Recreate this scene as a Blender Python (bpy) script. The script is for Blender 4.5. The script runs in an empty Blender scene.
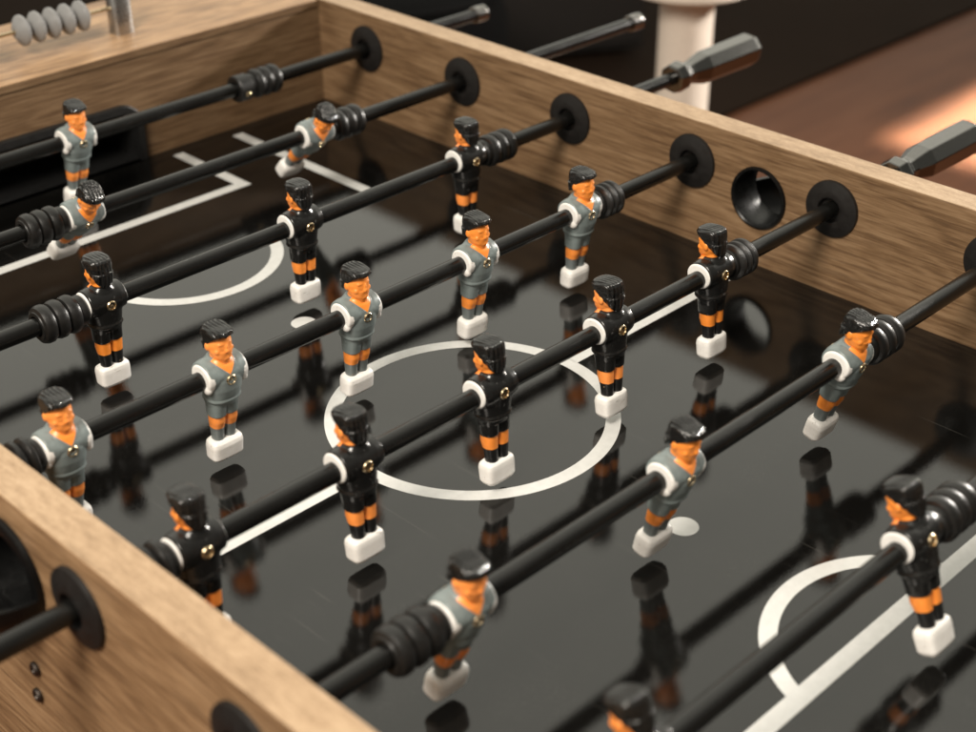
import bpy, bmesh, math, random
from mathutils import Vector, Matrix
random.seed(7)
S = bpy.context.scene
COL = S.collection
PI = math.pi

# ------------------------------------------------------------------ constants (metres)
PITCH = 0.15          # distance between rods
ROD_Z = 0.0782        # rod axis above the playfield
WALL_H = 0.1171       # top of the cabinet walls
XR, XR2 = 0.3560, 0.3835     # inner / outer face of the far side panel
XL, XL2 = -0.3492, -0.3762   # inner / outer face of the near side panel
YE = 0.606            # inner face of the end panels
ROD_R = 0.0069
FLOOR = -0.72
def RY(i): return (4.5 - i) * PITCH + (.006 if i == 7 else 0)

# ------------------------------------------------------------------ object helpers
def link(o): COL.objects.link(o); return o
def tag(o, label, cat, group=None, kind=None):
    o['label'] = label; o['category'] = cat
    if group: o['group'] = group
    if kind: o['kind'] = kind
    return o
def empty(name, loc=(0, 0, 0), rz=0):
    o = bpy.data.objects.new(name, None); link(o)
    o.location = loc; o.rotation_euler = (0, 0, rz); o.empty_display_size = .02
    return o
def mesh_obj(name, me, mats, parent=None, loc=(0, 0, 0)):
    o = bpy.data.objects.new(name, me); link(o)
    if not isinstance(mats, (list, tuple)): mats = [mats]
    if not len(me.materials):
        for m in mats: me.materials.append(m)
    o.location = loc
    if parent: o.parent = parent
    return o
def finish(bm, name, smooth=True, angle=35):
    bmesh.ops.recalc_face_normals(bm, faces=bm.faces[:])
    me = bpy.data.meshes.new(name); bm.to_mesh(me); bm.free()
    for p in me.polygons: p.use_smooth = smooth
    if smooth and angle: me.set_sharp_from_angle(angle=math.radians(angle))
    return me

# ------------------------------------------------------------------ shape helpers
def add_box(bm, c, s, bevel=0, seg=2):
    r = bmesh.ops.create_cube(bm, size=1, matrix=Matrix.Translation(c) @ Matrix.Diagonal((s[0], s[1], s[2], 1)))
    if bevel:
        vs = set(r['verts']); es = [e for e in bm.edges if e.verts[0] in vs and e.verts[1] in vs]
        bmesh.ops.bevel(bm, geom=es, offset=bevel, segments=seg, profile=.5, affect='EDGES')
def add_lathe(bm, prof, axis='X', n=40, c=(0, 0, 0), cap=True, closed=False):
    """prof = [(along, radius)...] revolved about an axis through c"""
    rings = []
    for a, r in prof:
        ring = []
        for k in range(n):
            t = 2 * PI * (k + .5) / n
            u, v = r * math.cos(t), r * math.sin(t)
            p = (a, u, v) if axis == 'X' else ((u, a, v) if axis == 'Y' else (u, v, a))
            ring.append(bm.verts.new((p[0] + c[0], p[1] + c[1], p[2] + c[2])))
        rings.append(ring)
    pairs = list(zip(rings[:-1], rings[1:]))
    if closed: pairs.append((rings[-1], rings[0]))
    for A, B in pairs:
        for k in range(n):
            bm.faces.new((A[k], A[(k + 1) % n], B[(k + 1) % n], B[k]))
    if cap and not closed:
        bm.faces.new(rings[0][::-1]); bm.faces.new(rings[-1])
def add_ell(bm, c, r, seg=24, rot=None):
    M = Matrix.Translation(c)
    if rot: M = M @ rot
    bmesh.ops.create_uvsphere(bm, u_segments=seg, v_segments=seg // 2, radius=1,
                              matrix=M @ Matrix.Diagonal((r[0], r[1], r[2], 1)))
def add_loft(bm, secs, n=40, power=2.4):
    """secs = [(z, cx, cy, rx, ry)...] super-ellipse sections stacked along z"""
    rings = []
    for z, cx, cy, rx, ry in secs:
        ring = []
        for k in range(n):
            t = 2 * PI * k / n
            c, s = math.cos(t), math.sin(t)
            x = math.copysign(abs(c) ** (2 / power), c) * rx
            y = math.copysign(abs(s) ** (2 / power), s) * ry
            ring.append(bm.verts.new((cx + x, cy + y, z)))
        rings.append(ring)
    for A, B in zip(rings[:-1], rings[1:]):
        for k in range(n): bm.faces.new((A[k], A[(k + 1) % n], B[(k + 1) % n], B[k]))
    bm.faces.new(rings[0][::-1]); bm.faces.new(rings[-1])
def evaluated(me, mods):
    """mesh data after modifiers; the helper object is removed again"""
    o = bpy.data.objects.new('tmp', me); link(o)
    for typ, kw in mods:
        m = o.modifiers.new('m', typ)
        for k, v in kw.items(): setattr(m, k, v)
    dg = bpy.context.evaluated_depsgraph_get(); dg.update()
    out = bpy.data.meshes.new_from_object(o.evaluated_get(dg))
    bpy.data.objects.remove(o)
    return out
def fuse(bm, name, voxel, smooth=6, fac=.5):
    bmesh.ops.recalc_face_normals(bm, faces=bm.faces[:])
    me = bpy.data.meshes.new('tmp'); bm.to_mesh(me); bm.free()
    out = evaluated(me, [('REMESH', dict(mode='VOXEL', voxel_size=voxel, use_smooth_shade=True)),
                         ('SMOOTH', dict(iterations=smooth, factor=fac))])
    out.name = name
    for p in out.polygons: p.use_smooth = True
    return out
def cut(me, cutters, name):
    """boolean difference of a mesh with a list of bmeshes"""
    objs, mods = [], []
    for bm in cutters:
        bmesh.ops.recalc_face_normals(bm, faces=bm.faces[:])
        cm = bpy.data.meshes.new('cut'); bm.to_mesh(cm); bm.free()
        o = bpy.data.objects.new('cut', cm); link(o); objs.append(o)
        mods.append(('BOOLEAN', dict(operation='DIFFERENCE', solver='EXACT', object=o)))
    out = evaluated(me, mods)
    for o in objs: bpy.data.objects.remove(o)
    out.name = name
    for p in out.polygons: p.use_smooth = False
    return out

# ------------------------------------------------------------------ materials
class NT:
    def __init__(self, name):
        self.m = bpy.data.materials.new(name); self.m.use_nodes = True
        self.t = self.m.node_tree; self.b = self.t.nodes['Principled BSDF']
    def n(self, typ, **kw):
        o = self.t.nodes.new(typ)
        for k, v in kw.items():
            if k.startswith('i_'): o.inputs[k[2:].replace('_', ' ')].default_value = v
            else: setattr(o, k, v)
        return o
    def l(self, a, b): self.t.links.new(a, b)
    def math(self, op, a, b=None, c=None):
        o = self.n('ShaderNodeMath', operation=op)
        for i, v in enumerate((a, b, c)):
            if v is None: continue
            if isinstance(v, (int, float)): o.inputs[i].default_value = v
            else: self.l(v, o.inputs[i])
        return o.outputs[0]
    def mix(self, f, a, b):
        o = self.n('ShaderNodeMix', data_type='RGBA')
        for s, v in ((0, f), (6, a), (7, b)):
            if isinstance(v, (int, float)): o.inputs[s].default_value = v
            elif isinstance(v, tuple): o.inputs[s].default_value = (*v, 1)
            else: self.l(v, o.inputs[s])
        return o.outputs[2]
    def obj(self): return self.n('ShaderNodeTexCoord').outputs['Object']
    def noise(self, vec, scale, detail=3, rough=.5, dist=0):
        o = self.n('ShaderNodeTexNoise'); o.inputs['Scale'].default_value = scale
        o.inputs['Detail'].default_value = detail; o.inputs['Roughness'].default_value = rough
        o.inputs['Distortion'].default_value = dist
        self.l(vec, o.inputs['Vector']); return o.outputs['Fac']
    def map(self, vec, scale=(1, 1, 1), loc=(0, 0, 0), rot=(0, 0, 0)):
        o = self.n('ShaderNodeMapping'); o.inputs['Scale'].default_value = scale
        o.inputs['Location'].default_value = loc; o.inputs['Rotation'].default_value = rot
        self.l(vec, o.inputs['Vector']); return o.outputs[0]
    def ramp(self, f, stops):
        o = self.n('ShaderNodeValToRGB'); e = o.color_ramp.elements
        while len(e) < len(stops): e.new(.5)
        for k, (p, c) in enumerate(stops):
            e[k].position = p; e[k].color = (*c, 1) if isinstance(c, tuple) else (c, c, c, 1)
        self.l(f, o.inputs[0]); return o.outputs[0]
    def rng(self, v, a, b, c, d, smooth=False):
        o = self.n('ShaderNodeMapRange')
        if smooth: o.interpolation_type = 'SMOOTHSTEP'
        self.l(v, o.inputs[0])
        for k, x in zip((1, 2, 3, 4), (a, b, c, d)): o.inputs[k].default_value = x
        return o.outputs[0]
    def vary(self, c, amount):
        """small tone shift from one object to the next"""
        h = self.n('ShaderNodeHueSaturation'); self.l(c, h.inputs['Color'])
        r = self.n('ShaderNodeObjectInfo').outputs['Random']
        self.l(self.rng(r, 0, 1, 1 - amount, 1 + amount), h.inputs['Value'])
        self.l(self.rng(r, 1, 0, 1 - amount * .6, 1), h.inputs['Saturation'])
        return h.outputs[0]
    def jitter(self, v):
        r = self.n('ShaderNodeObjectInfo').outputs['Random']
        cb = self.n('ShaderNodeCombineXYZ'); self.l(r, cb.inputs[0]); self.l(self.math('MULTIPLY', r, 3.7), cb.inputs[2])
        a = self.n('ShaderNodeVectorMath', operation='ADD'); self.l(v, a.inputs[0]); self.l(cb.outputs[0], a.inputs[1]); return a.outputs[0]
    def bump(self, h, strength, dist):
        o = self.n('ShaderNodeBump'); o.inputs['Strength'].default_value = strength
        o.inputs['Distance'].default_value = dist
        self.l(h, o.inputs['Height']); self.l(o.outputs[0], self.b.inputs['Normal'])
    def set(self, **kw):
        for k, v in kw.items():
            s = self.b.inputs[k.replace('_', ' ')]
            if isinstance(v, (int, float)): s.default_value = v
            elif isinstance(v, tuple): s.default_value = (*v, 1)
            else: self.l(v, s)
        return self

def plastic(name, col, rough=.3, var=.12, bump=.25, bscale=900, coat=0, spec=.5):
    """moulded plastic: slight tone drift, handled patches in the gloss, faint surface ripple"""
    w = NT(name); v = w.obj()
    n1 = w.noise(v, 160, 4, .6); n2 = w.noise(v, bscale, 3, .5)
    c = w.mix(w.rng(n1, .3, .7, 0, 1), tuple(x * (1 - var) for x in col), tuple(min(1, x * (1 + var)) for x in col))
    w.set(Base_Color=c, Roughness=w.rng(n1, .25, .75, rough * .75, rough * 1.3), Specular_IOR_Level=spec)
    if coat: w.set(Coat_Weight=coat, Coat_Roughness=.12, Coat_IOR=1.9 if coat == 1 else 1.5)
    w.bump(n2, bump, .0003)
    return w.m

def wood(name, axis, light=1.0, seed=0.0):
    """oak laminate; grain runs along the given axis"""
    w = NT(name); v = w.obj()
    def st(k):           # stretch along grain
        s = [1, 1, 1]; s[axis] = k; return tuple(s)
    loc = (seed * 1.7, seed * 2.3, seed)
    fib = w.noise(w.map(v, st(.045), loc), 420, 6, .7)
    pore = w.noise(w.map(v, st(.045), loc), 330, 3, .6, .2)
    flow = w.noise(w.map(v, st(.22), loc), 9, 3, .5, .6)
    fine = w.noise(w.map(v, st(.10), loc), 60, 4, .6, .4)
    ring = w.math('SINE', w.math('MULTIPLY', w.math('ADD', flow, w.math('MULTIPLY', fine, .10)), 85.0))
    ring = w.math('MULTIPLY_ADD', ring, .5, .5)
    broad = w.noise(w.map(v, st(.18), loc), 16, 3, .6, .5)
    fib2 = w.noise(w.map(v, st(.022), loc), 900, 4, .7)
    f = w.math('ADD', w.math('MULTIPLY', fib, .50), w.math('MULTIPLY', ring, .05))
    f = w.math('ADD', f, w.math('ADD', w.math('MULTIPLY', broad, .17), w.math('MULTIPLY', fib2, .28)))
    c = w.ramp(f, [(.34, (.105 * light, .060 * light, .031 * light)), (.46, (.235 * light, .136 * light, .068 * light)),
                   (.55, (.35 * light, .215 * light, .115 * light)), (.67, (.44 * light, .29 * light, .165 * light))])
    dark = w.rng(pore, .37, .47, .62, 0)
    c = w.mix(dark, c, (.085, .045, .022))
    # a few knots
    vo = w.n('ShaderNodeTexVoronoi'); vo.inputs['Scale'].default_value = 7.5
    w.l(w.map(v, st(.55), (loc[0] + .3, loc[1], loc[2])), vo.inputs['Vector'])
    knot = w.rng(vo.outputs['Distance'], .02, .085, .75, 0, True)
    c = w.mix(knot, c, (.09, .046, .022))
    w.set(Base_Color=c, Roughness=w.rng(fib, .2, .8, .36, .55), Specular_IOR_Level=.35)
    w.bump(w.math('ADD', fib, w.math('MULTIPLY', pore, .8)), .35, .0004)
    return w.m

def edge_board(name):
    """the lighter, speckled laminate edge"""
    w = NT(name); v = w.obj()
    a = w.noise(w.map(v, (1, .18, 1)), 330, 5, .75)
    b = w.noise(v, 900, 3, .7)
    br = w.noise(w.map(v, (1, .3, 1)), 18, 3, .6)
    f = w.math('ADD', w.math('MULTIPLY', a, .5), w.math('ADD', w.math('MULTIPLY', b, .3), w.math('MULTIPLY', br, .25)))
    c = w.ramp(f, [(.36, (.19, .12, .066)), (.52, (.36, .245, .148)), (.68, (.50, .365, .24))])
    w.set(Base_Color=c, Roughness=.5, Specular_IOR_Level=.35); w.bump(a, .3, .0003)
    return w.m

def playfield_mat():
    w = NT('black_gloss_playfield'); v = w.obj()
    peel = w.noise(v, 620, 2, .5)
    peel2 = w.noise(v, 1700, 2, .5)
    smear = w.noise(w.map(v, (1, .6, 1)), 9, 5, .62, .8)
    dust = w.noise(v, 1500, 1, .4)
    patch = w.noise(v, 13, 4, .6)
    spk = w.math('MULTIPLY', w.rng(dust, .64, .74, 0, 1), w.rng(patch, .50, .72, .03, .7))
    c = w.mix(spk, (.0042, .0040, .0037), (.15, .145, .13))
    for ang, sd in ((.5, 0.0), (-.9, 3.1), (1.45, 7.7)):                         # fine scuffs from the ball and cloth
        m_ = w.map(v, (1, .02, 1), (sd, sd, 0), (0, 0, ang))
        sc_ = w.math('MULTIPLY', w.rng(w.noise(m_, 420, 2, .5), .69, .75, 0, 1), w.rng(w.noise(w.map(v, (1, 1, 1), (sd, 0, 0)), 7, 3, .6), .48, .62, 0, .35))
        c = w.mix(sc_, c, (.075, .07, .062))
    w.set(Base_Color=c, Roughness=w.rng(smear, .3, .75, .008, .03), Specular_IOR_Level=.60)
    w.bump(w.math('ADD', w.math('MULTIPLY', peel, .55), w.math('MULTIPLY', peel2, .45)), .06, .0006)
    return w.m
def line_mat():
    w = NT('white_playfield_print'); v = w.obj()
    n = w.noise(v, 120, 5, .65); d = w.noise(v, 1500, 2, .5)
    c = w.mix(w.rng(n, .3, .7, 0, 1), (.54, .54, .525), (.62, .62, .605))
    c = w.mix(w.rng(d, .68, .76, 0, .5), c, (.22, .21, .2))
    w.set(Base_Color=c, Roughness=.16); w.bump(w.noise(v, 620, 2, .5), .12, .0006)
    return w.m
def rod_mat():
    w = NT('black_rod_steel'); v = w.obj()
    a = w.noise(w.map(v, (.03, 1, 1)), 700, 4, .7)
    b = w.noise(w.map(v, (.25, 1, 1)), 120, 4, .65)
    sc = w.rng(w.noise(w.map(v, (.02, 1, 1)), 1100, 2, .5), .66, .74, 0, 1)
    sc = w.math('MULTIPLY', sc, w.rng(b, .45, .65, 0, .22))
    c = w.mix(sc, (.0058, .0056, .0052), (.12, .115, .11))
    w.set(Base_Color=c, Roughness=w.rng(b, .25, .75, .15, .30), Specular_IOR_Level=.40)
    w.bump(a, .2, .0003)
    return w.m
def body_mat(name, skin, sock):
    w = NT(name); v = w.obj(); sx = w.n('ShaderNodeSeparateXYZ'); w.l(v, sx.inputs[0]); z = sx.outputs[2]
    n = w.noise(v, 190, 4, .6)
    sk = w.mix(w.rng(n, .3, .7, 0, 1), tuple(x * .9 for x in skin), tuple(min(1, x * 1.08) for x in skin))
    zz = w.math('ADD', z, w.math('MULTIPLY', w.math('SUBTRACT', n, .5), .0012))
    c = w.mix(w.rng(zz, -.0427, -.0423, 1, 0), sk, sock)
    j = w.jitter(v); nick = w.math('MULTIPLY', w.rng(w.noise(j, 420, 3, .6), .66, .70, 0, .7), w.rng(w.noise(j, 110, 2, .5), .5, .6, 0, 1))
    c = w.vary(w.mix(nick, c, (.42, .27, .15)), .07)
    w.set(Base_Color=c, Roughness=w.rng(n, .3, .7, .26, .42), Subsurface_Weight=.0)
    w.bump(w.noise(v, 700, 3, .5), .2, .0003)
    return w.m
def jersey_mat(name, col, skin, rough):
    w = NT(name); v = w.obj(); sx = w.n('ShaderNodeSeparateXYZ'); w.l(v, sx.inputs[0])
    x, y, z = sx.outputs
    n = w.noise(v, 170, 4, .6)
    c = w.mix(w.rng(n, .3, .7, 0, 1), tuple(k * .88 for k in col), tuple(k * 1.12 for k in col))
    vn = w.math('SUBTRACT', w.math('SUBTRACT', z, .0052), w.math('MULTIPLY', w.math('ABSOLUTE', x), 1.05))
    f = w.math('MULTIPLY', w.rng(vn, -.0002, .0002, 0, 1), w.math('LESS_THAN', y, -.002))
    c = w.mix(f, c, skin)
    j = w.jitter(v); nick = w.math('MULTIPLY', w.rng(w.noise(w.map(j, (1, 1, .4)), 480, 3, .6), .64, .69, 0, .45), w.rng(w.noise(j, 90, 2, .5), .5, .6, 0, 1))
    c = w.vary(w.mix(nick, c, (.22, .215, .21)), .08)
    w.set(Base_Color=c, Roughness=w.rng(n, .3, .7, rough * .8, rough * 1.25))
    # raised collar seam around the neckline
    seam = w.rng(w.math('ABSOLUTE', w.math('ADD', vn, .0008)), 0, .0008, 1, 0)
    seam = w.math('MULTIPLY', seam, w.math('LESS_THAN', y, -.002))
    w.bump(w.math('ADD', seam, w.math('MULTIPLY', w.noise(v, 800, 3, .5), .25)), .5, .0004)
    return w.m

def white_mat():
    w = NT('white_plastic'); v = w.obj(); oi = w.n('ShaderNodeObjectInfo')
    add = w.n('ShaderNodeVectorMath', operation='MULTIPLY_ADD'); w.l(v, add.inputs[0]); add.inputs[1].default_value = (1, 1, 1)
    cb = w.n('ShaderNodeCombineXYZ'); w.l(oi.outputs['Random'], cb.inputs[0]); w.l(oi.outputs['Random'], cb.inputs[1]); w.l(cb.outputs[0], add.inputs[2]); v = add.outputs[0]
    a = w.noise(v, 150, 5, .65); sc = w.noise(w.map(v, (.25, 1, 1)), 700, 3, .6); pt = w.noise(v, 90, 3, .5)
    c = w.mix(w.rng(a, .3, .7, 0, 1), (.77, .745, .71), (.85, .835, .81))
    c = w.mix(w.math('MULTIPLY', w.rng(sc, .58, .70, 0, .7), w.rng(pt, .45, .62, 0, 1)), c, (.25, .215, .18))
    w.set(Base_Color=c, Roughness=w.rng(a, .3, .7, .28, .45)); w.bump(sc, .3, .0003); return w.m
def hair_mat():
    w = NT('black_painted_hair'); v = w.obj(); sx = w.n('ShaderNodeSeparateXYZ'); w.l(v, sx.inputs[0])
    wob = w.noise(w.map(v, (1, .3, .3)), 260, 3, .5)
    ph = w.math('ADD', w.math('MULTIPLY', sx.outputs[0], 2 * PI / .0029), w.math('MULTIPLY', wob, 2.4))
    g = w.math('SINE', ph)
    w.set(Base_Color=w.mix(w.rng(g, -1, 1, 0, 1), (.006, .006, .006), (.011, .0105, .010)), Roughness=w.rng(wob, .3, .7, .14, .24), Specular_IOR_Level=.42, Coat_Weight=.35, Coat_Roughness=.07)
    w.bump(g, .75, .0009); return w.m
SKIN = (.94, .280, .034)
M = dict(
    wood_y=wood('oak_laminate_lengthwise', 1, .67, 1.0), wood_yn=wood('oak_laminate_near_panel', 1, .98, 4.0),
    wood_x_shaded=wood('oak_laminate_crosswise_shaded', 0, .52, 2.2), deck=wood('oak_laminate_deck', 0, 1.22, 3.1),  # crosswise copy: same oak, the end wall's shade darkened into its colour
    edge=edge_board('oak_edge_band'), field=playfield_mat(), line=line_mat(), rod=rod_mat(),
    bearing=plastic('black_nylon_bearing', (.0095, .0082, .0076), .5, .1, .3, 700, 0, .32),
    rubber=plastic('black_rubber', (.0085, .008, .0075), .40, .15, .35, 900, 0, .45),
    funnel=plastic('black_gloss_funnel', (.004, .004, .004), .3, .1, .15, 300, 0, .22),
    goal=plastic('black_goal_plastic', (.008, .008, .008), .42, .1, .2),
    hair=hair_mat(),
    white=white_mat(),
    grey_body=body_mat('orange_skin_grey_socks', SKIN, (.155, .178, .178)),
    black_body=body_mat('orange_skin_black_socks', SKIN, (.010, .010, .010)),
    grey_jersey=jersey_mat('grey_jersey', (.178, .213, .212), SKIN, .36),
    black_jersey=jersey_mat('black_jersey', (.010, .0098, .0095), SKIN, .22),
    beads=plastic('grey_counter_plastic', (.22, .217, .214), .38, .06, .2),
    post=plastic('grey_post_plastic', (.33, .32, .31), .33, .06, .15),
)
def metal(name, col, rough):
    w = NT(name); n = w.noise(w.obj(), 600, 4, .6)
    w.set(Base_Color=w.mix(n, tuple(k * .75 for k in col), col), Metallic=1.0, Roughness=w.rng(n, .3, .7, rough * .7, rough * 1.4))
    return w.m
M['handle'] = metal('gunmetal_handle', (.21, .206, .198), .09)
M['cap'] = metal('gunmetal_end_cap', (.26, .25, .24), .2)
M['post'] = metal('satin_post', (.55, .54, .53), .28)
M['brass'] = metal('brass_bolt', (.66, .52, .33), .25)
M['darksteel'] = metal('dark_screw', (.10, .085, .075), .4)
M['wire'] = metal('pale_gold_wire', (.78, .62, .40), .3)

# ------------------------------------------------------------------ the table
table = empty('foosball_table', (0, 0, 0))
tag(table, 'oak wood foosball table with glossy black playfield and white pitch lines, filling the photo', 'foosball table')

# playfield: one sheet with the printed lines as thin inked faces in the same mesh
bm = bmesh.new()
add_box(bm, (0.0034, 0, -.006), (.7050, 1.2118, .012))
LZ = .00018
def quad(x0, y0, x1, y1):
    f = bm.faces.new([bm.verts.new(p) for p in ((x0, y0, LZ), (x1, y0, LZ), (x1, y1, LZ), (x0, y1, LZ))]); f.material_index = 1
def arc(cx, cy, r0, r1, a0, a1, n=96):
    p = []
    for k in range(n + 1):
        a = a0 + (a1 - a0) * k / n
        p.append((bm.verts.new((cx + r0 * math.cos(a), cy + r0 * math.sin(a), LZ)),
                  bm.verts.new((cx + r1 * math.cos(a), cy + r1 * math.sin(a), LZ))))
    for A, B in zip(p[:-1], p[1:]):
        f = bm.faces.new((A[0], A[1], B[1], B[0])); f.material_index = 1
def disc(cx, cy, r, n=48):
    f = bm.faces.new([bm.verts.new((cx + r * math.cos(2 * PI * k / n), cy + r * math.sin(2 * PI * k / n), LZ)) for k in range(n)]); f.material_index = 1
LW = .0116
arc(0, 0, .1012, .1127, 0, 2 * PI, 160)
xin = math.sqrt(.1127 ** 2 - (LW / 2) ** 2) - .0004
quad(-.345, -LW / 2, -xin, LW / 2); quad(xin, -LW / 2, .352, LW / 2)
for s in (-1, 1):
    disc(0, s * .2035, .0107)
    yb = .3555; W2 = .0063
    def yq(x0, a, x1, b):
        quad(x0, min(s * a, s * b), x1, max(s * a, s * b))
    yq(-.2250, yb - W2, .2250, yb + W2)                      # front of the large box
    for sx in (-1, 1):
        x0, x1 = sorted((sx * .2250, sx * .2120)); yq(x0, yb + W2, x1, .588)
        x0, x1 = sorted((sx * .1470, sx * .1345)); yq(x0, .4815, x1, .588)
    yq(-.1470, .4690, .1470, .4815)                          # front of the small box
    cy, r1, r0 = .381, .0932, .0816
    a1 = math.asin((cy - yb) / r1); a0 = a1
    LZ += .00005
    if s > 0: arc(0, cy, r0, r1, PI + a1, 2 * PI - a1)
    else: arc(0, -cy, r0, r1, a1, PI - a1)
    LZ -= .00005
me = finish(bm, 'playfield', False)
# printed faces must look up
mesh_obj('playfield', me, [M['field'], M['line']], table)

def panel(name, x0, x1, y0, y1, z0, z1, mats, cutters=(), topmat=True, bevel=.0012):
    bm = bmesh.new(); add_box(bm, ((x0 + x1) / 2, (y0 + y1) / 2, (z0 + z1) / 2), (x1 - x0, y1 - y0, z1 - z0), bevel, 2)
    me = finish(bm, name, False)
    if cutters: me = cut(me, cutters, name)
    for m in mats: me.materials.append(m) if m.name not in me.materials else None
    if topmat:
        for p in me.polygons:
            if p.normal.z > .6: p.material_index = 1
    return mesh_obj(name, me, mats, table)
FZ, FR = .0645, .0262
def funnel_cut(x):
    b = bmesh.new(); add_lathe(b, [(x - .04, FR + .0008), (x + .04, FR + .0008)], 'X', 64, (0, 0, FZ)); return [b]
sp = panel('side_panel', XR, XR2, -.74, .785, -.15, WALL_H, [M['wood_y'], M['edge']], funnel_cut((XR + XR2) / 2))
sp['label'] = 'far oak side panel carrying the row of black bearings'
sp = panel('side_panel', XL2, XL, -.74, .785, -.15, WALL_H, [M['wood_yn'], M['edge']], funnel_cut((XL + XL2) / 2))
sp['label'] = 'near oak side panel, out of focus in the corner'

GW, GH = .113, .064
def rrect(w, z0, z1, r, n=10):
    """goal outline in (x, z): square at the floor, rounded at the top"""
    p = [(-w, z0), (w, z0)]
    for k in range(n + 1):
        a = (PI / 2) * k / n; p.append((w - r + r * math.cos(a), z1 - r + r * math.sin(a)))
    for k in range(n + 1):
        a = PI / 2 + (PI / 2) * k / n; p.append((-w + r + r * math.cos(a), z1 - r + r * math.sin(a)))
    return p
def prism(bm, pts, y0, y1):
    A = [bm.verts.new((x, y0, z)) for x, z in pts]; B = [bm.verts.new((x, y1, z)) for x, z in pts]
    n = len(pts)
    for k in range(n): bm.faces.new((A[k], A[(k + 1) % n], B[(k + 1) % n], B[k]))
    bm.faces.new(A[::-1]); bm.faces.new(B)
for s in (1, -1):
    b = bmesh.new(); ya, yb_ = sorted((s * (YE - .01), s * (YE + .075)))
    prism(b, rrect(GW - .004, -.02, GH - .004, .022), ya, yb_)
    y0, y1 = sorted((s * YE, s * .772))
    ep = panel('end_panel', XL + .0004, XR - .0004, y0, y1, -.15, WALL_H - .0095, [M['wood_x_shaded'], M['wood_x_shaded']], [b], False, 0)
    # black goal mouth: a lip standing proud of the panel and a pocket behind it
    b = bmesh.new()
    outer, inner = rrect(GW, .0006, GH, .026), rrect(GW - .0085, .0006, GH - .0085, .019)
    yo, yi, yk = s * (YE - .0065), s * (YE - .0004), s * (YE + .072)
    R = [[b.verts.new((x, y, z)) for x, z in pts] for pts, y in ((outer, yi), (outer, yo + s * .002), ([(x * .985, z if z < .001 else z - .001) for x, z in outer], yo), (inner, yo), (inner, yk))]
    n = len(outer)
    for A, B in zip(R[:-1], R[1:]):
        for k in range(n): b.faces.new((A[k], A[(k + 1) % n], B[(k + 1) % n], B[k]))
    b.faces.new(R[-1])
    mesh_obj('goal', finish(b, 'goal', True, 30), M['goal'], ep)
    y0, y1 = sorted((s * (YE - .0015), s * .775))
    panel('end_deck', XL + .0004, XR - .0004, y0, y1, WALL_H - .0093, WALL_H - .0004, [M['wood_x_shaded'], M['deck']])

# bearings: one nylon bush through each wall, a conical flange on either face
bm = bmesh.new()
T = .0275
add_lathe(bm, [(-.0002, .0255), (-.0026, .0250), (-.0052, .0170), (-.0062, .0128), (-.0056, .0112), (-.0030, .0104), (-.0006, .0102), (-.0005, .0071),
               (.004, .0071), (T - .004, .0071), (T + .0005, .0071), (T + .0006, .0102), (T + .003, .0104), (T + .0056, .0112), (T + .0062, .0128), (T + .0052, .0170),
               (T + .0026, .0250), (T + .0002, .0255)], 'X', 56, closed=True)
bearing_me = finish(bm, 'rod_bearing', True, 50)
for i in range(1, 8):
    for x in (XR, XL2 + (-.0003)):
        mesh_obj('rod_bearing', bearing_me, M['bearing'], table, (x, RY(i), ROD_Z))

# ball entry: a smooth tube through the wall with a lip and an open scoop outside
def ball_entry(s, x_in, x_out):
    bm = bmesh.new()
    L = abs(x_out - x_in)
    prof = [(-.0020, FR - .0006), (-.0030, FR + .0006), (-.0026, FR + .0022), (-.0004, FR + .0028), (-.0002, FR + .0004),
            (L + .0002, FR + .0004), (L + .0006, FR + .0080), (L + .0040, FR + .0076), (L + .0056, FR + .0035), (L + .0045, FR - .0004),
            (L * .5, FR - .0030)]
    add_lathe(bm, [(x_in + s * a, r) for a, r in prof], 'X', 72, (0, 0, FZ), closed=True)
    # scoop: lower half of a bowl, open to the top
    n, m = 28, 10
    def bowl(rad, dx):
        g = []
        for j in range(m + 1):
            ph = (PI / 2) * j / m
            row = []
            for k in range(n + 1):
                th = PI + PI * k / n
                r = rad * math.cos(ph)
                row.append(bm.verts.new((x_out + s * (.004 + dx + .040 * math.sin(ph)), r * math.cos(th), FZ - .004 + r * math.sin(th))))
            g.append(row)
        for A, B in zip(g[:-1], g[1:]):
            for k in range(n): bm.faces.new((A[k], A[k + 1], B[k + 1], B[k]))
        return g
    go = bowl(FR + .0072, .0); gi = bowl(FR + .0042, -.003)
    for e in (0, n):
        for j in range(m): bm.faces.new((go[j][e], go[j + 1][e], gi[j + 1][e], gi[j][e]))
    return finish(bm, 'ball_entry', True, 40)
mesh_obj('ball_entry', ball_entry(1, XR, XR2), M['funnel'], table)
mesh_obj('ball_entry', ball_entry(-1, XL, XL2), M['funnel'], table)

# two screws on the outside of the near panel
bm = bmesh.new()
add_lathe(bm, [(0, .0050), (-.0016, .0050), (-.0026, .0042), (-.0026, .0026), (-.0012, .0022), (-.0011, .0004)], 'X', 28)
sc_me = finish(bm, 'panel_screw', True, 30)
for y, z in ((-.0020, -.0128), (.0018, -.0366)):
    mesh_obj('panel_screw', sc_me, M['darksteel'], table, (XL2 - .0002, y, z))

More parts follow.
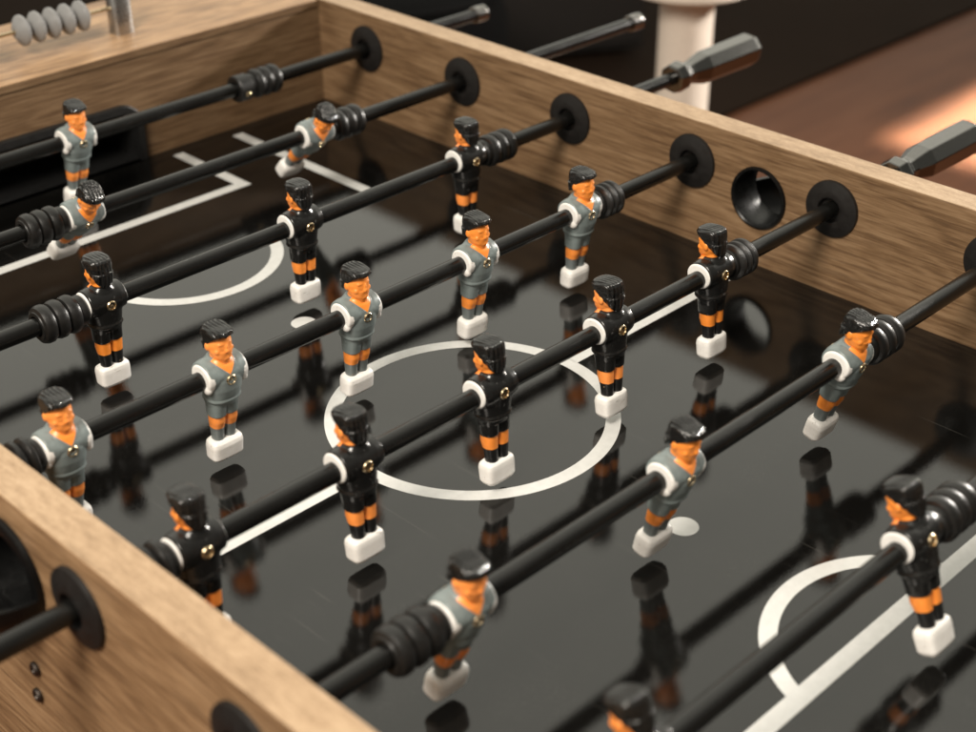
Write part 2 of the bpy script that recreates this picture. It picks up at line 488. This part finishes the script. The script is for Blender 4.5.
# ------------------------------------------------------------------ player figure (origin on the rod axis, face towards -y)
def figure_meshes():
    out = {}
    # body: head, neck, chest core and legs as one skin
    b = bmesh.new()
    add_ell(b, (0, -.0004, .0290), (.0097, .0106, .0126))
    add_loft(b, [(.0155, 0, -.0035, .0050, .0062), (.0195, 0, -.0030, .0076, .0080), (.0250, 0, -.0012, .0092, .0098)])
    add_loft(b, [(-.010, 0, 0, .0075, .0075), (.010, 0, .0005, .0070, .0072), (.020, 0, .0005, .0064, .0066)], power=2)
    add_ell(b, (0, -.0082, .0192), (.0044, .0032, .0032))                      # chin
    add_ell(b, (0, -.0040, .0160), (.0056, .0058, .0064))                      # throat
    add_ell(b, (0, -.0104, .0262), (.0018, .0026, .0024))                      # nose tip
    add_ell(b, (0, -.0100, .0290), (.0013, .0022, .0034))                      # nose bridge
    add_ell(b, (0, -.0084, .0316), (.0066, .0021, .0020))                      # brow
    add_ell(b, (0, -.0099, .0222), (.0034, .0008, .0008))                      # upper lip
    add_ell(b, (0, -.0097, .0206), (.0030, .0011, .0008))                      # lower lip
    for s in (-1, 1):
        add_ell(b, (s * .0060, -.0070, .0252), (.0026, .0024, .0026))          # cheek
        add_ell(b, (s * .0098, .0010, .0275), (.0012, .0024, .0034))           # ear
        add_loft(b, [(-.0590, s * 0.0049, .0004, .0043, .0048), (-.0530, s * 0.0049, .0006, .0043, .0049),
                     (-.0470, s * 0.0050, .0006, .0047, .0053), (-.0440, s * 0.0051, .0003, .0050, .0057), (-.0390, s * 0.0052, -.0002, .0055, .0064),
                     (-.0330, s * 0.0052, 0, .0055, .0063), (-.0200, s * 0.0051, 0, .0058, .0066)], 32, 2.3)
    me = fuse(b, 'player_body', .00062, 3, .5)
    for v in me.vertices:                                                       # eye sockets and mouth line pressed in
        x, y, z = v.co
        if y < -.004:
            for s in (-1, 1):
                d = ((x - s * .0036) / .0019) ** 2 + ((z - .0293) / .0014) ** 2
                v.co.y += .0003 * math.exp(-d)
    out['body'] = me
    # shirt and shorts
    b = bmesh.new()
    add_loft(b, [(-.0235, 0, .0003, .0118, .0094), (-.0190, 0, .0002, .0124, .0106), (-.0150, 0, -.0004, .0130, .0116), (-.0080, 0, -.0008, .0142, .0126),
                 (0, 0, -.0008, .0146, .0130), (.0070, 0, -.0004, .0146, .0122), (.0120, 0, 0, .0126, .0104), (.0155, 0, .0006, .0086, .0084), (.0172, 0, .0008, .0072, .0074)])
    add_lathe(b, [(-.0156, .0106), (-.0150, .0118), (-.0100, .0128), (.0100, .0128), (.0150, .0118), (.0156, .0106)], 'X', 40, (0, .0004, .0032))
    for s in (-1, 1):
        add_ell(b, (s * .0098, .0004, .0098), (.0066, .0090, .0060))            # shoulder
        add_ell(b, (s * .0062, -.0072, .0044), (.0064, .0056, .0060))           # chest
        add_ell(b, (s * .0062, .0066, .0050), (.0062, .0056, .0066))            # shoulder blade
        add_loft(b, [(-.0338, s * .0050, 0, .0062, .0072), (-.0320, s * .0050, 0, .0064, .0074), (-.0260, s * .0051, 0, .0063, .0080), (-.0170, s * 0.0051, 0, .0066, .0088)], 32, 2.4)
    add_loft(b, [(-.0192, 0, 0, .0132, .0116), (-.0178, 0, -.0002, .0136, .0120), (-.0166, 0, -.0004, .0132, .0117)])  # shirt hem
    out['jersey'] = fuse(b, 'jersey', .00062, 3, .5)
    # hair: combed cap cut off along the hairline
    b = bmesh.new()
    add_ell(b, (0, .0012, .0305), (.0101, .0120, .0116), 32)
    add_loft(b, [(.0300, 0, .0006, .0092, .0118), (.0350, 0, .0004, .0101, .0124), (.0395, 0, .0002, .0101, .0122), (.0420, 0, .0004, .0090, .0108), (.0430, 0, .0006, .0064, .0084)], 40, 3.0)
    add_ell(b, (0, -.0058, .0378), (.0092, .0062, .0046), 28)                   # quiff over the forehead
    add_loft(b, [(.0140, 0, .0078, .0040, .0034), (.0200, 0, .0078, .0072, .0046), (.0300, 0, .0072, .0096, .0062)], 32, 2.3)
    me = fuse(b, 'hair_cap', .00045, 3, .5)
    b = bmesh.new(); b.from_mesh(me)
    for sx in (-1, 1):
        bmesh.ops.bisect_plane(b, geom=b.verts[:] + b.edges[:] + b.faces[:], plane_co=(0, -.0112, .0373), plane_no=Vector((sx * -.34, .88, 1)).normalized(), clear_inner=True)
        bmesh.ops.holes_fill(b, edges=[e for e in b.edges if e.is_boundary])
    b.normal_update()
    for v in b.verts:                                                           # combed ridges, fading out at the hairline
        x, y, z = v.co
        d = (z - .0373) + .88 * (y + .0112) - .34 * abs(x)
        v.co += v.normal * (.00022 * min(1, max(0, d / .002)) * min(1, max(.15, (y + .0115) / .005)) * min(1, max(.35, (.0125 - y) / .004)) * math.sin((x + .10 * y + .0005 * math.sin(y * 300)) * 2 * PI / .0030))
    me2 = bpy.data.meshes.new('hair'); b.to_mesh(me2); b.free()
    for p in me2.polygons: p.use_smooth = True
    me2.set_sharp_from_angle(angle=math.radians(45))
    out['hair'] = me2
    # white boot block
    b = bmesh.new()
    add_loft(b, [(-.0745, 0, .0004, .0100, .0044), (-.0743, 0, .0003, .0114, .0056), (-.0715, 0, 0, .0129, .0073), (-.0610, 0, -.0002, .0131, .0077),
                 (-.0578, 0, 0, .0126, .0072), (-.0562, 0, .0002, .0112, .0058), (-.0557, 0, .0002, .0090, .0044)], 56, 4.6)
    me = fuse(b, 'boot', .0006, 4, .5)
    out['foot'] = me
    # white cuff around the rod with the fist below it
    for s, key in ((-1, 'arm_l'), (1, 'arm_r')):
        b = bmesh.new()
        add_lathe(b, [(s * .0120, .0100), (s * .0120, .0118), (s * .0148, .0113), (s * .0160, .0109), (s * .0166, .0098), (s * .0166, .0040)], 'X', 40, (0, -.0004, .0026))
        add_ell(b, (s * .0148, -.0062, -.0048), (.0028, .0040, .0048), 20, Matrix.Rotation(.6, 4, 'X'))
        out[key] = fuse(b, 'arm_band', .00055, 3, .5)
    # bolt head on the chest, nut on the back
    for k, sgn in (('bolt', -1), ('nut', 1)):
        b = bmesh.new()
        add_lathe(b, [(sgn * .0100, .0041), (sgn * .0134, .0041), (sgn * .0141, .0036), (sgn * .0141, .0029), (sgn * .0128, .0025), (sgn * .0127, .0018), (sgn * .0136, .0015), (sgn * .0137, .0002)], 'Y', 24, (0, 0, .0010))
        out[k] = finish(b, k, True, 30)
    # overall proportions: a squat figure with a small head
    for k, me in out.items():
        if k in ('bolt', 'nut'): continue
        for v in me.vertices:
            x, y, z = v.co
            if k == 'hair' or (k == 'body' and z > .012):
                t = 1 if k == 'hair' else min(1, (z - .012) / .006)
                x *= 1 - .10 * t; y *= 1 - .07 * t
            v.co = (x, y, z * (.955 if z < 0 else .895))
    return out
FIG = figure_meshes()
def mat_copy(me, m):
    c = me.copy(); c.materials.clear(); c.materials.append(m); return c
TEAM = {}
for team in ('grey', 'black'):
    TEAM[team] = dict(body=mat_copy(FIG['body'], M[team + '_body']), jersey=mat_copy(FIG['jersey'], M[team + '_jersey']))
for k, m in (('hair', 'hair'), ('foot', 'white'), ('arm_l', 'white'), ('arm_r', 'white'), ('bolt', 'brass'), ('nut', 'brass')):
    FIG[k].materials.clear(); FIG[k].materials.append(M[m])
def figure(parent, team, x, lean):
    body = mesh_obj('player_figure', TEAM[team]['body'], [], parent)
    Rx = Matrix.Rotation(-lean, 4, 'X')
    body.matrix_local = Matrix.Translation((x, 0, 0)) @ Rx @ Matrix.Rotation(PI if team == 'black' else 0, 4, 'Z')
    mesh_obj('jersey', TEAM[team]['jersey'], [], body)
    mesh_obj('hair', FIG['hair'], [], body)
    mesh_obj('boots', FIG['foot'], [], body)
    mesh_obj('arm_band', FIG['arm_l'], [], body); mesh_obj('arm_band', FIG['arm_r'], [], body)
    mesh_obj('bolt', FIG['bolt'], [], body); mesh_obj('nut', FIG['nut'], [], body)
    return body

# ------------------------------------------------------------------ rods
def bumper_mesh(L):
    r, g = .0149, .0118
    b = bmesh.new(); p = [(0, .0080), (0, .0108), (.0012, .0118)]
    a0 = .16 * L; w = (L - a0 - .0006) / 3
    p.append((a0 - .0004, .0118))
    for k in range(3):
        s = a0 + k * w
        p += [(s, g - .0006), (s + .0010, r - .0012), (s + w * .28, r), (s + w * .62, r), (s + w - .0012, r - .0012), (s + w - .0002, g - .0006)]
    p += [(L, .0108), (L, .0080)]
    add_lathe(b, p, 'X', 44, closed=True)
    return finish(b, 'rubber_bumper', True, 32)
BUMP = {L: bumper_mesh(L) for L in (.0385, .0270)}
b = bmesh.new(); add_lathe(b, [(0, .0078), (0, .0128), (.0012, .0138), (.0140, .0138), (.0152, .0128), (.0152, .0078)], 'X', 40, closed=True)
COLLAR = finish(b, 'stop_collar', True, 32)
b = bmesh.new(); add_lathe(b, [(-.0128, .0030), (-.0146, .0030), (-.0152, .0024), (-.0152, .0004)], 'Y', 20); SCREW = finish(b, 'collar_screw', True, 30)
# eight-sided handle with a nut-like flange and a waist
b = bmesh.new(); add_lathe(b, [(0, .0118), (.0012, .0150), (.0120, .0168), (.0150, .0160), (.0230, .0118), (.0300, .0122), (.0500, .0176), (.1300, .0184), (.1365, .0162)], 'X', 8)
bmesh.ops.recalc_face_normals(b, faces=b.faces[:])
bmesh.ops.bevel(b, geom=b.edges[:], offset=.0006, segments=1, affect='EDGES')
HANDLE = finish(b, 'handle', False)
b = bmesh.new(); add_lathe(b, [(-.0190, .0074), (-.0190, .0087), (-.0180, .0094), (-.0090, .0096), (-.0085, .0089), (-.0075, .0089), (-.0070, .0096), (-.0022, .0094), (-.0006, .0072), (0, .0030)], 'X', 36)
CAP = finish(b, 'end_cap', True, 32)

def rod(i, team, xl, xr, label, men, lean, bumps, L, collars=()):
    r = empty('foosball_rod', (0, RY(i), ROD_Z))
    tag(r, label, 'foosball rod', 'rods of player figures across the foosball table')
    grey = team == 'grey'
    bm = bmesh.new(); add_lathe(bm, [(xl + .01, ROD_R), (xr - .01, ROD_R)], 'X', 40)
    mesh_obj('rod_tube', finish(bm, 'rod_tube', True, 40), M['rod'], r)
    # grey team is played from the near side, black from the far side
    h = mesh_obj('handle', HANDLE, M['handle'], r, (xl if grey else xr, 0, 0))
    if grey: h.rotation_euler = (0, 0, PI); h.rotation_euler.x = 0
    h.rotation_euler.x = .12 if i % 2 else .05
    c = mesh_obj('end_cap', CAP, M['cap'], r, (xr if grey else xl, 0, 0))
    if not grey: c.rotation_euler.z = PI
    if grey: h.location.x = xl + .147; h.location.x = xl
    else: h.location.x = xr - .1465
    for x in men: figure(r, team, x, math.radians(lean))
    for x, side in bumps:          # side: which way the smooth collar of the rubber points away from the figure
        o = mesh_obj('rubber_bumper', BUMP[L], M['rubber'], r, (x, 0, 0))
        if side < 0: o.rotation_euler.z = PI
    for x in collars:
        o = mesh_obj('stop_collar', COLLAR, M['rubber'], r, (x, 0, 0))
        s = mesh_obj('collar_screw', SCREW, M['brass'], o, (.0075, 0, 0)); s.rotation_euler.x = .25
    return r

A = .0172                       # half a figure along the rod
def pair(men, L): return [(men[0] - A - .0002, -1), (men[-1] + A + .0002, 1)]
m2 = [-.096, .158]; m3 = [-.171, .0210, .2145]; m6 = [-.229, -.043, .149]; m7 = [-.247, -.0020]
m4 = [-.2965 + .1248 * k for k in range(5)]; m5 = [-.2995 + .1222 * k for k in range(5)]
rod(1, 'grey', -.66, .538, 'rearmost rod, a single grey goalkeeper figure in front of the black goal', [-.009], -12,
    [(.1920, 1), (-.226, -1)], .0385, (.1765, -.2260))
rod(2, 'grey', -.56, .640, 'rod with two grey figures leaning forward, its long bare end reaching past the far wall', m2, -42, pair(m2, .0385), .0385)
rod(3, 'black', -.50, .657, 'back black-team rod with three black figures, its black handle before the white stool', m3, 0, pair(m3, .0385), .0385)
rod(4, 'grey', -.62, .425, 'middle rod carrying five grey figures in a row', m4, -4, pair(m4, .0270), .0270)
rod(5, 'black', -.62, .592, 'middle rod carrying five black figures over the centre circle', m5, 5, pair(m5, .0270), .0270)
rod(6, 'grey', -.60, .520, 'front rod with three grey figures tilted so their heads lean right', m6, -13, pair(m6, .0385), .0385)
rod(7, 'black', -.58, .640, 'frontmost rod, two black figures, one cut off at the bottom edge', m7, 22, pair(m7, .0385), .0385)

# ------------------------------------------------------------------ bead score counter on the deck
sc = empty('score_counter', (0, .664, WALL_H))
tag(sc, 'grey bead score counter on a wire, standing on the oak deck at the back left', 'score counter')
bm = bmesh.new(); add_loft(bm, [(-.0004, 0, 0, .0125, .0105), (.004, 0, 0, .0122, .0102), (.046, 0, 0, .0118, .0098), (.050, 0, 0, .0100, .0080)], 40, 3.0)
post = finish(bm, 'post', True, 40)
for x in (.1385, -.150): mesh_obj('post', post, M['post'], sc, (x, 0, 0))
WZ = .0268
bm = bmesh.new(); add_lathe(bm, [(-.148, .0019), (.137, .0019)], 'X', 20, (0, 0, WZ)); mesh_obj('wire', finish(bm, 'wire', True, 40), M['wire'], sc)
bm = bmesh.new()
add_lathe(bm, [(-.0080, .0024), (-.0080, .0062), (-.0062, .0090), (-.0030, .0140), (-.0012, .0156), (.0012, .0156), (.0030, .0140), (.0062, .0090), (.0080, .0062), (.0080, .0024)], 'X', 40, closed=True)
bead = finish(bm, 'bead', True, 40)
for x in (.0260, .0428, .0596, .0764, .0932, -.0130, -.0298, -.0466, -.0634, -.0802):
    o = mesh_obj('bead', bead, M['beads'], sc, (x, 0, WZ)); o.rotation_euler.x = random.random() * 6

# ------------------------------------------------------------------ what shows behind the table
def floor_mat():
    w = NT('reddish_brown_floor'); v = w.obj()
    a = w.noise(w.map(v, (.25, 2.2, 1)), 9, 6, .65, .4); b = w.noise(v, 2.2, 3, .5)
    c = w.ramp(w.math('ADD', w.math('MULTIPLY', a, .6), w.math('MULTIPLY', b, .4)), [(.35, (.065, .024, .011)), (.5, (.098, .034, .013)), (.66, (.125, .048, .021))])
    w.set(Base_Color=c, Roughness=.6, Specular_IOR_Level=.12); w.bump(a, .2, .002); return w.m
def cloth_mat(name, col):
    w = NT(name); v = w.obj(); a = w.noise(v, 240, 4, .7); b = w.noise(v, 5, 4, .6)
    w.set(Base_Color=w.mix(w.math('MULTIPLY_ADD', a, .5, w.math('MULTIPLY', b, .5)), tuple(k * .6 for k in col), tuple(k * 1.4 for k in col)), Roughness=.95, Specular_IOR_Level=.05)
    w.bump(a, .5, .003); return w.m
bm = bmesh.new(); add_box(bm, (2, 2, FLOOR - .05), (16, 16, .1)); o = mesh_obj('floor', finish(bm, 'floor', False), floor_mat()); o['kind'] = 'structure'
# flat dark sheet standing in for shade on the floor beyond the table
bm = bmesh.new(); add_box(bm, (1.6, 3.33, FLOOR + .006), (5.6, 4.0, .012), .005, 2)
o = mesh_obj('shade_sheet', finish(bm, 'shade_sheet', True, 40), cloth_mat('shade_sheet_brown', (.016, .0095, .006)))
tag(o, 'large dark brown sheet standing in for shade on the floor behind the table, its edge running diagonally', 'shade_sheet')
# white pedestal stool
st = empty('pedestal_stool', (1.20, .735, FLOOR + .006)); tag(st, 'white pedestal stool with a thick round column, blurred behind the far wall of the table', 'stool')
white_t = plastic('warm_white_lacquer', (.74, .65, .56), .4, .05, .1, 200)
bm = bmesh.new(); add_lathe(bm, [(.640, .02), (.640, .098), (.644, .106), (.662, .108), (.668, .104), (.670, .090), (.670, .02)], 'Z', 64); mesh_obj('seat', finish(bm, 'seat', True, 40), white_t, st)
bm = bmesh.new(); add_lathe(bm, [(.020, .0435), (.6398, .0435)], 'Z', 48); mesh_obj('column', finish(bm, 'column', True, 40), white_t, st)
bm = bmesh.new(); add_lathe(bm, [(-.0055, .17), (.004, .17), (.014, .12), (.0205, .05)], 'Z', 48); mesh_obj('base', finish(bm, 'base', True, 40), white_t, st)
# dark cabinet and round stool
cab = empty('cabinet', (1.95, 2.0, FLOOR + .012)); tag(cab, 'dark grey cabinet in the blurred background behind the white stool', 'cabinet')
dk = plastic('charcoal_cabinet', (.026, .023, .021), .6, .15, .2, 90, 0, .1)
bm = bmesh.new(); add_box(bm, (0, .2, .33), (.95, .42, .62), .008, 2); cb = mesh_obj('cabinet_body', finish(bm, 'cabinet_body', True, 40), dk, cab)
cab.rotation_euler.z = math.radians(-30)
bm = bmesh.new()
for x in (-.236, .236): add_box(bm, (x, -.016, .33), (.462, .016, .58), .004, 2)
mesh_obj('cabinet_door', finish(bm, 'cabinet_door', True, 40), dk, cab)
bm = bmesh.new()
for x in (-.4, .4):
    for y in (.05, .36): add_box(bm, (x, y, .0102), (.05, .05, .019))
mesh_obj('cabinet_foot', finish(bm, 'cabinet_foot', False), dk, cab)
pf = empty('pouf', (1.35, 1.62, FLOOR + .012)); tag(pf, 'round black pouf behind the tips of the rearmost rods', 'pouf')
bm = bmesh.new(); add_lathe(bm, [(0, .20), (.02, .225), (.10, .245), (.36, .245), (.42, .225), (.44, .18), (.445, .02)], 'Z', 64)
mesh_obj('cushion', finish(bm, 'cushion', True, 40), cloth_mat('black_pouf_cloth', (.004, .004, .004)), pf)
bm = bmesh.new(); add_lathe(bm, [(.432, .226), (.438, .232), (.432, .238), (.426, .232)], 'Z', 64, closed=True); mesh_obj('piping', finish(bm, 'piping', True, 40), cloth_mat('black_piping', (.006, .006, .006)), pf)

# ------------------------------------------------------------------ light
def area(name, loc, target, sx, sy, power, col, spread=180):
    d = bpy.data.lights.new(name, 'AREA'); d.shape = 'RECTANGLE'; d.size = sx; d.size_y = sy; d.energy = power; d.color = col
    d.spread = math.radians(spread)
    o = bpy.data.objects.new(name, d); link(o); o.location = loc
    o.rotation_euler = (Vector(target) - Vector(loc)).to_track_quat('-Z', 'Y').to_euler()
    return o
area('key_lamp', (-1.6, -.55, 1.95), (0, .05, 0), .8, .8, 88, (1, .915, .80))
area('highlight_lamp', (2.30, -.06, .66), (.1, 0, 0), .07, .07, 34, (1, .94, .86))
area('highlight_lamp', (2.25, -.40, .72), (.1, 0, 0), .07, .07, 34, (1, .94, .86))
area('floor_patch_lamp', (4.5, .9, 1.6), (2.90, .85, FLOOR), .26, .95, 15, (1, .80, .58), 3)

w = bpy.data.worlds.new('World'); S.world = w; w.use_nodes = True
t = w.node_tree; bg = t.nodes['Background']
tc = t.nodes.new('ShaderNodeTexCoord')
def wdot(vec, a, b, lo, hi):
    d = t.nodes.new('ShaderNodeVectorMath'); d.operation = 'DOT_PRODUCT'; d.inputs[1].default_value = Vector(vec).normalized()
    t.links.new(tc.outputs['Generated'], d.inputs[0])
    r = t.nodes.new('ShaderNodeMapRange'); r.interpolation_type = 'SMOOTHSTEP'
    for k, x in zip((1, 2, 3, 4), (a, b, lo, hi)): r.inputs[k].default_value = x
    t.links.new(d.outputs['Value'], r.inputs[0]); return r.outputs[0]
def wadd(a, b):
    m = t.nodes.new('ShaderNodeMath'); t.links.new(a, m.inputs[0]); t.links.new(b, m.inputs[1]); return m.outputs[0]
def wmul(a, b):
    m = t.nodes.new('ShaderNodeMath'); m.operation = 'MULTIPLY'; t.links.new(a, m.inputs[0]); t.links.new(b, m.inputs[1]); return m.outputs[0]
far = wdot((.62, .62, .50), .25, .95, 0, 1.15)
left = wdot((-.9, .15, .45), .2, 1, 0, .40)
up = wdot((0, 0, 1), -.1, .9, .06, .24)
tot = wmul(wadd(wadd(far, left), up), wdot((0, 0, 1), -.12, .10, .08, 1))
rgb = t.nodes.new('ShaderNodeMix'); rgb.data_type = 'RGBA'; rgb.inputs[0].default_value = 1; rgb.blend_type = 'MULTIPLY'
rgb.inputs[7].default_value = (1, .965, .83, 1); t.links.new(tot, rgb.inputs[6])
t.links.new(rgb.outputs[2], bg.inputs[0]); bg.inputs[1].default_value = 1.0

# ------------------------------------------------------------------ camera
cx, cy, cz, yaw, pit, rol, F = -.66661, -.68619, .60832, .783352, -.534432, -.0058995, 1487.652
f = Vector((math.cos(pit) * math.sin(yaw), math.cos(pit) * math.cos(yaw), math.sin(pit)))
r = Vector((math.cos(yaw), -math.sin(yaw), 0)); u = r.cross(f)
r2 = math.cos(rol) * r + math.sin(rol) * u; u2 = -math.sin(rol) * r + math.cos(rol) * u
cam = bpy.data.cameras.new('camera'); co = bpy.data.objects.new('camera', cam); link(co)
co.matrix_world = Matrix(((r2.x, u2.x, -f.x, cx), (r2.y, u2.y, -f.y, cy), (r2.z, u2.z, -f.z, cz), (0, 0, 0, 1)))
cam.sensor_width = 36; cam.lens = F / 976 * 36; cam.clip_start = .02; cam.clip_end = 100
cam.dof.use_dof = True; cam.dof.focus_distance = 1.12; cam.dof.aperture_fstop = 5.4
S.camera = co
S.view_settings.view_transform = 'Standard'; S.view_settings.look = 'None'; S.view_settings.exposure = 0; S.view_settings.gamma = 1
S.cycles.use_denoising = True
